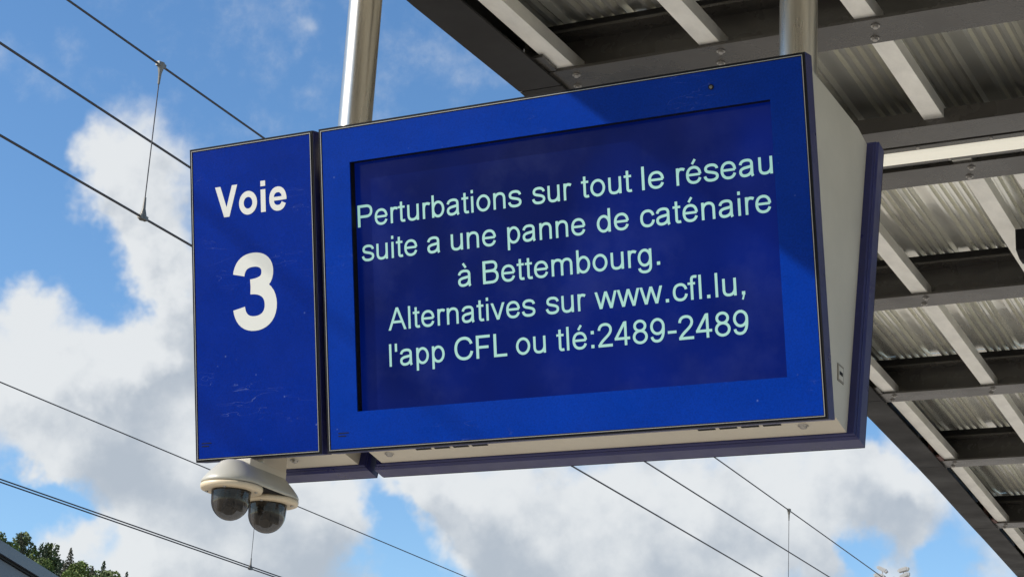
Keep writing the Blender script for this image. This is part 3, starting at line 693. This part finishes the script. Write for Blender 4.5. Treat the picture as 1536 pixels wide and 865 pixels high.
# ------------------------------------------------------------------ overhead lines
def linex(y, c): return c[0]+c[1]*y+c[2]*y*y
def line_pts(c, z, ya=-25, yb=70, n=40, sag=0): return [(linex(y, c), y, z+sag*((y-22)/45)**2) for y in [ya+(yb-ya)*k/n for k in range(n+1)]]
cN = (-3.3974, -.0329, -.00025); cF = (-8.44, -.0446, -.0003)
def clamp(m, p, up_):
    s = 1 if up_ else -1
    m.tube([Vector(p)+Vector((0, 0, -.012*s)), Vector(p)+Vector((0, 0, .012*s)), Vector(p)+Vector((0, 0, .05*s)), Vector(p)+Vector((0, 0, .11*s))], [.020, .018, .009, .006], 8)
    m.box(p[0]-.012, p[0]+.012, p[1]-.03, p[1]+.03, p[2]-.011, p[2]+.011)
def overhead(label, c, zc, zm, drops, twin=False, sep=.10):
    t = thing('overhead_line', label, 'overhead wire', (linex(5, c), 5, zc), 'overhead lines above the tracks'); o0 = Vector((linex(5, c), 5, zc))
    def b(m, n_, mt, par=None):
        o = m.build(n_, mt, par or t)
        if par is None: o.location = -o0
        return o
    m = MB(); m.tube(line_pts(c, zc), .0065, 8); b(m, 'contact_wire', M['wire'])
    if twin:
        m = MB(); m.tube(line_pts((c[0]+sep, c[1]-.0012, c[2]), zc-.004), .0065, 8); b(m, 'contact_wire', M['wire'])
    m = MB(); m.tube(line_pts(c, zm, sag=.05 if not twin else .03), .006, 8); b(m, 'messenger_wire', M['wire'])
    for y in drops:
        x = linex(y, c); zz = zm+(.05 if not twin else .03)*((y-22)/45)**2
        m = MB(); m.tube([(x, y, zc), (x+.004, y-.01, zz)], .003, 6); dr_ = b(m, 'dropper', M['wire'])
        m = MB(); clamp(m, (x, y, zc), True); m.build('clamp', M['clamp'], dr_)
        m = MB(); clamp(m, (x+.004, y-.01, zz), False); m.build('clamp', M['clamp'], dr_)
overhead('nearer overhead line with single contact wire, passing behind the blue display', cN, 4.9, 5.745, (3.28, 14.49, 25.7, 36.9, -7.9))
overhead('farther overhead line with twin contact wires crossing the lower left sky below the cameras', cF, 4.9, 5.735, (12.28, 23.5, 34.7, 1.1), True)
cM = (-4.52, -.0562, .0008)
m = MB(); m.tube(line_pts(cM, 6.1), .0078, 8)
tag(m.build('feeder_wire', M['wire']), 'single dark feeder wire without droppers, running between the two wires of the nearer line', 'wire')

# ------------------------------------------------------------------ building at the lower left border
bd = thing('station_building', 'flat roofed dark grey building whose roof edge cuts the lower left corner', 'building', (-24, 20, -.6))
BO = Vector((-24, 20, -.6))
A0 = Vector((-19.17, 19.48, 0)); dB = Vector((-.411, .912, 0)).normalized(); nB = Vector((-.912, -.411, 0)).normalized()
def bp(t, dpt, z): return A0+dB*t+nB*dpt+Vector((0, 0, z))
def bslab(m, t0, t1, d0, d1, z0, z1):
    vs = [bp(t, d, z) for z in (z0, z1) for d in (d0, d1) for t in (t0, t1)]
    m.add(vs, [(0, 2, 3, 1), (4, 5, 7, 6), (0, 1, 5, 4), (2, 6, 7, 3), (0, 4, 6, 2), (1, 3, 7, 5)])
def bb(m, n_, mt):
    o = m.build(n_, mt, bd); o.location = -BO; return o
for k in range(10):
    m = MB(); bslab(m, -18+k*3, -15.012+k*3, 0, .05, 6.80, 7.0); bb(m, 'roof_fascia', M['roofd'])
    m = MB(); bslab(m, -18+k*3, -15.012+k*3, .10, .16, 5.90, 6.755); bb(m, 'cladding_panel', M['roofw'])
m = MB(); bslab(m, -18, 12, .06, 12, 6.76, 6.96); bb(m, 'roof', M['black'])
m = MB(); bslab(m, -17.9, 11.9, .18, 11.8, -.59, 6.755); bb(m, 'wall', M['roofw'])

# ------------------------------------------------------------------ floodlight mast
fm = thing('floodlight_mast', 'tall mast topped by four grey floodlights far off at the lower right', 'floodlight', (-27.55, 100, -.6))
m = MB(); m.tube([(0, 0, 0), (0, 0, 12), (0, 0, 21.55)], [.22, .15, .09], 12); m.build('mast', M['lamp'], fm)
m = MB(); m.box(-.75, .75, -.05, .05, 21.42, 21.52); m.box(-.05, .05, -.5, .5, 21.36, 21.42); m.build('crossarm', M['lamp'], fm)
for (dx, dz, ang, tl) in ((-.62, 21.98, 28, 15), (.60, 21.92, -14, -12), (-.78, 21.62, 10, 4), (.66, 21.58, -24, 8)):
    m = MB(); ca, sa = math.cos(R(ang)), math.sin(R(ang))
    T = lambda v: Vector((dx+v.x*ca+v.z*sa*.7, v.y, dz+v.z*ca*.8-v.x*sa))
    m.prism([(-.26, -.10), (.26, -.13), (.34, .06), (.20, .17), (-.20, .15), (-.34, .03)], -.16, .12, 'y', T); hd = m.build('floodlight_head', M['lamp'], fm)
    m = MB(); m.box(-.22, .22, -.175, -.161, -.09, .10, T); m.build('lamp_glass', M['lglass'], hd)
    m = MB(); m.tube([(dx*.95, 0, 21.47), (dx, 0, dz-.06)], .025, 6); m.build('stirrup', M['lamp'], hd)

# ------------------------------------------------------------------ trees on the hill
def crown_mb(kind, rnd):
    m = MB(); conifer = kind in (0, 3)
    hgt = 8.2 if conifer else 8.5; R0 = 2.3 if conifer else 3.6
    cnt = 520 if conifer else 700
    for k in range(cnt):
        if conifer:
            h = rnd.random()**1.25; layer = round(h*9)/9; rad = R0*(1-h)*(.75+.35*math.sin(h*57))+.12
            a = rnd.uniform(0, 6.283); q = rnd.uniform(.5, 1)**.5
            p = Vector((math.cos(a)*rad*q, math.sin(a)*rad*q, 1.6+h*hgt-.25*q)); s = .34-.15*h
        else:
            lobes = [(0, 0, 6.0, 2.7), (1.5, .4, 5.2, 2.1), (-1.4, .7, 5.0, 2.0), (.2, -1.5, 5.1, 2.1), (.5, 1.2, 7.3, 1.7), (-.7, -.6, 7.6, 1.5)]
            lx, ly, lz, lr = lobes[rnd.randrange(6)]
            d = Vector((rnd.gauss(0, 1), rnd.gauss(0, 1), rnd.gauss(0, 1))).normalized()
            p = Vector((lx, ly, lz))+d*lr*rnd.uniform(.75, 1.08); s = rnd.uniform(.22, .5)
        n1 = Vector((rnd.uniform(-1, 1), rnd.uniform(-1, 1), rnd.uniform(-.6, 1))).normalized(); n2 = n1.cross(Vector((rnd.random(), rnd.random(), rnd.random()+.1))).normalized(); n3 = n1.cross(n2)
        m.add([p+n2*s, p+n3*s*.8+n1*s*.3, p-n2*s, p-n3*s*.8+n1*s*.25], [(0, 1, 2, 3)])
    return m
rnd = random.Random(3)
pro = [crown_mb(k, rnd) for k in range(4)]
for k in range(4):
    m = pro[k]; m.nc = len(m.f)
    m.tube([(0, 0, -1.5), (.05, 0, 3), (0, .05, 7 if k in (1, 2) else 8.5)], [.28, .2, .05], 6)
    for a in range(4): m.tube([(0, 0, 2.5+a*.9), (math.cos(a*1.7)*1.6, math.sin(a*1.7)*1.6, 4.2+a*.9)], [.11, .03], 4)
wv, wf, wm = [], [], []
def tree(x, y, k, s):
    m = pro[k]; z = hillz(x, y)-.3; a = rnd.uniform(0, 6.28); ca, sa = math.cos(a), math.sin(a)
    sx, sy, sz = s*rnd.uniform(.9, 1.15), s*rnd.uniform(.9, 1.15), s*rnd.uniform(.8, 1.1); b = len(wv)
    for v in m.v: wv.append((x+(v[0]*ca-v[1]*sa)*sx, y+(v[0]*sa+v[1]*ca)*sy, z+v[2]*sz))
    for i, f in enumerate(m.f): wf.append(tuple(q+b for q in f)); wm.append(k if i < m.nc else 4)
for row in range(9):
    for q in range(28):
        x = -252+q*4.1+rnd.uniform(-2.5, 2.5); y = 216+row*6.5+rnd.uniform(-3, 3)
        tree(x, y, rnd.choices((0, 1, 2, 3), (1, 5, 5, 2))[0], rnd.uniform(.45, .72))
me = bpy.data.meshes.new('wood'); me.from_pydata(wv, [], wf)
for k in range(4): me.materials.append(M['leafs'][k])
me.materials.append(M['bark']); me.polygons.foreach_set('material_index', wm); me.update()
o = bpy.data.objects.new('wooded_hillside', me); col.objects.link(o)
o['kind'] = 'stuff'; tag(o, 'mixed green wood on the far hill at the lower left corner', 'wood')
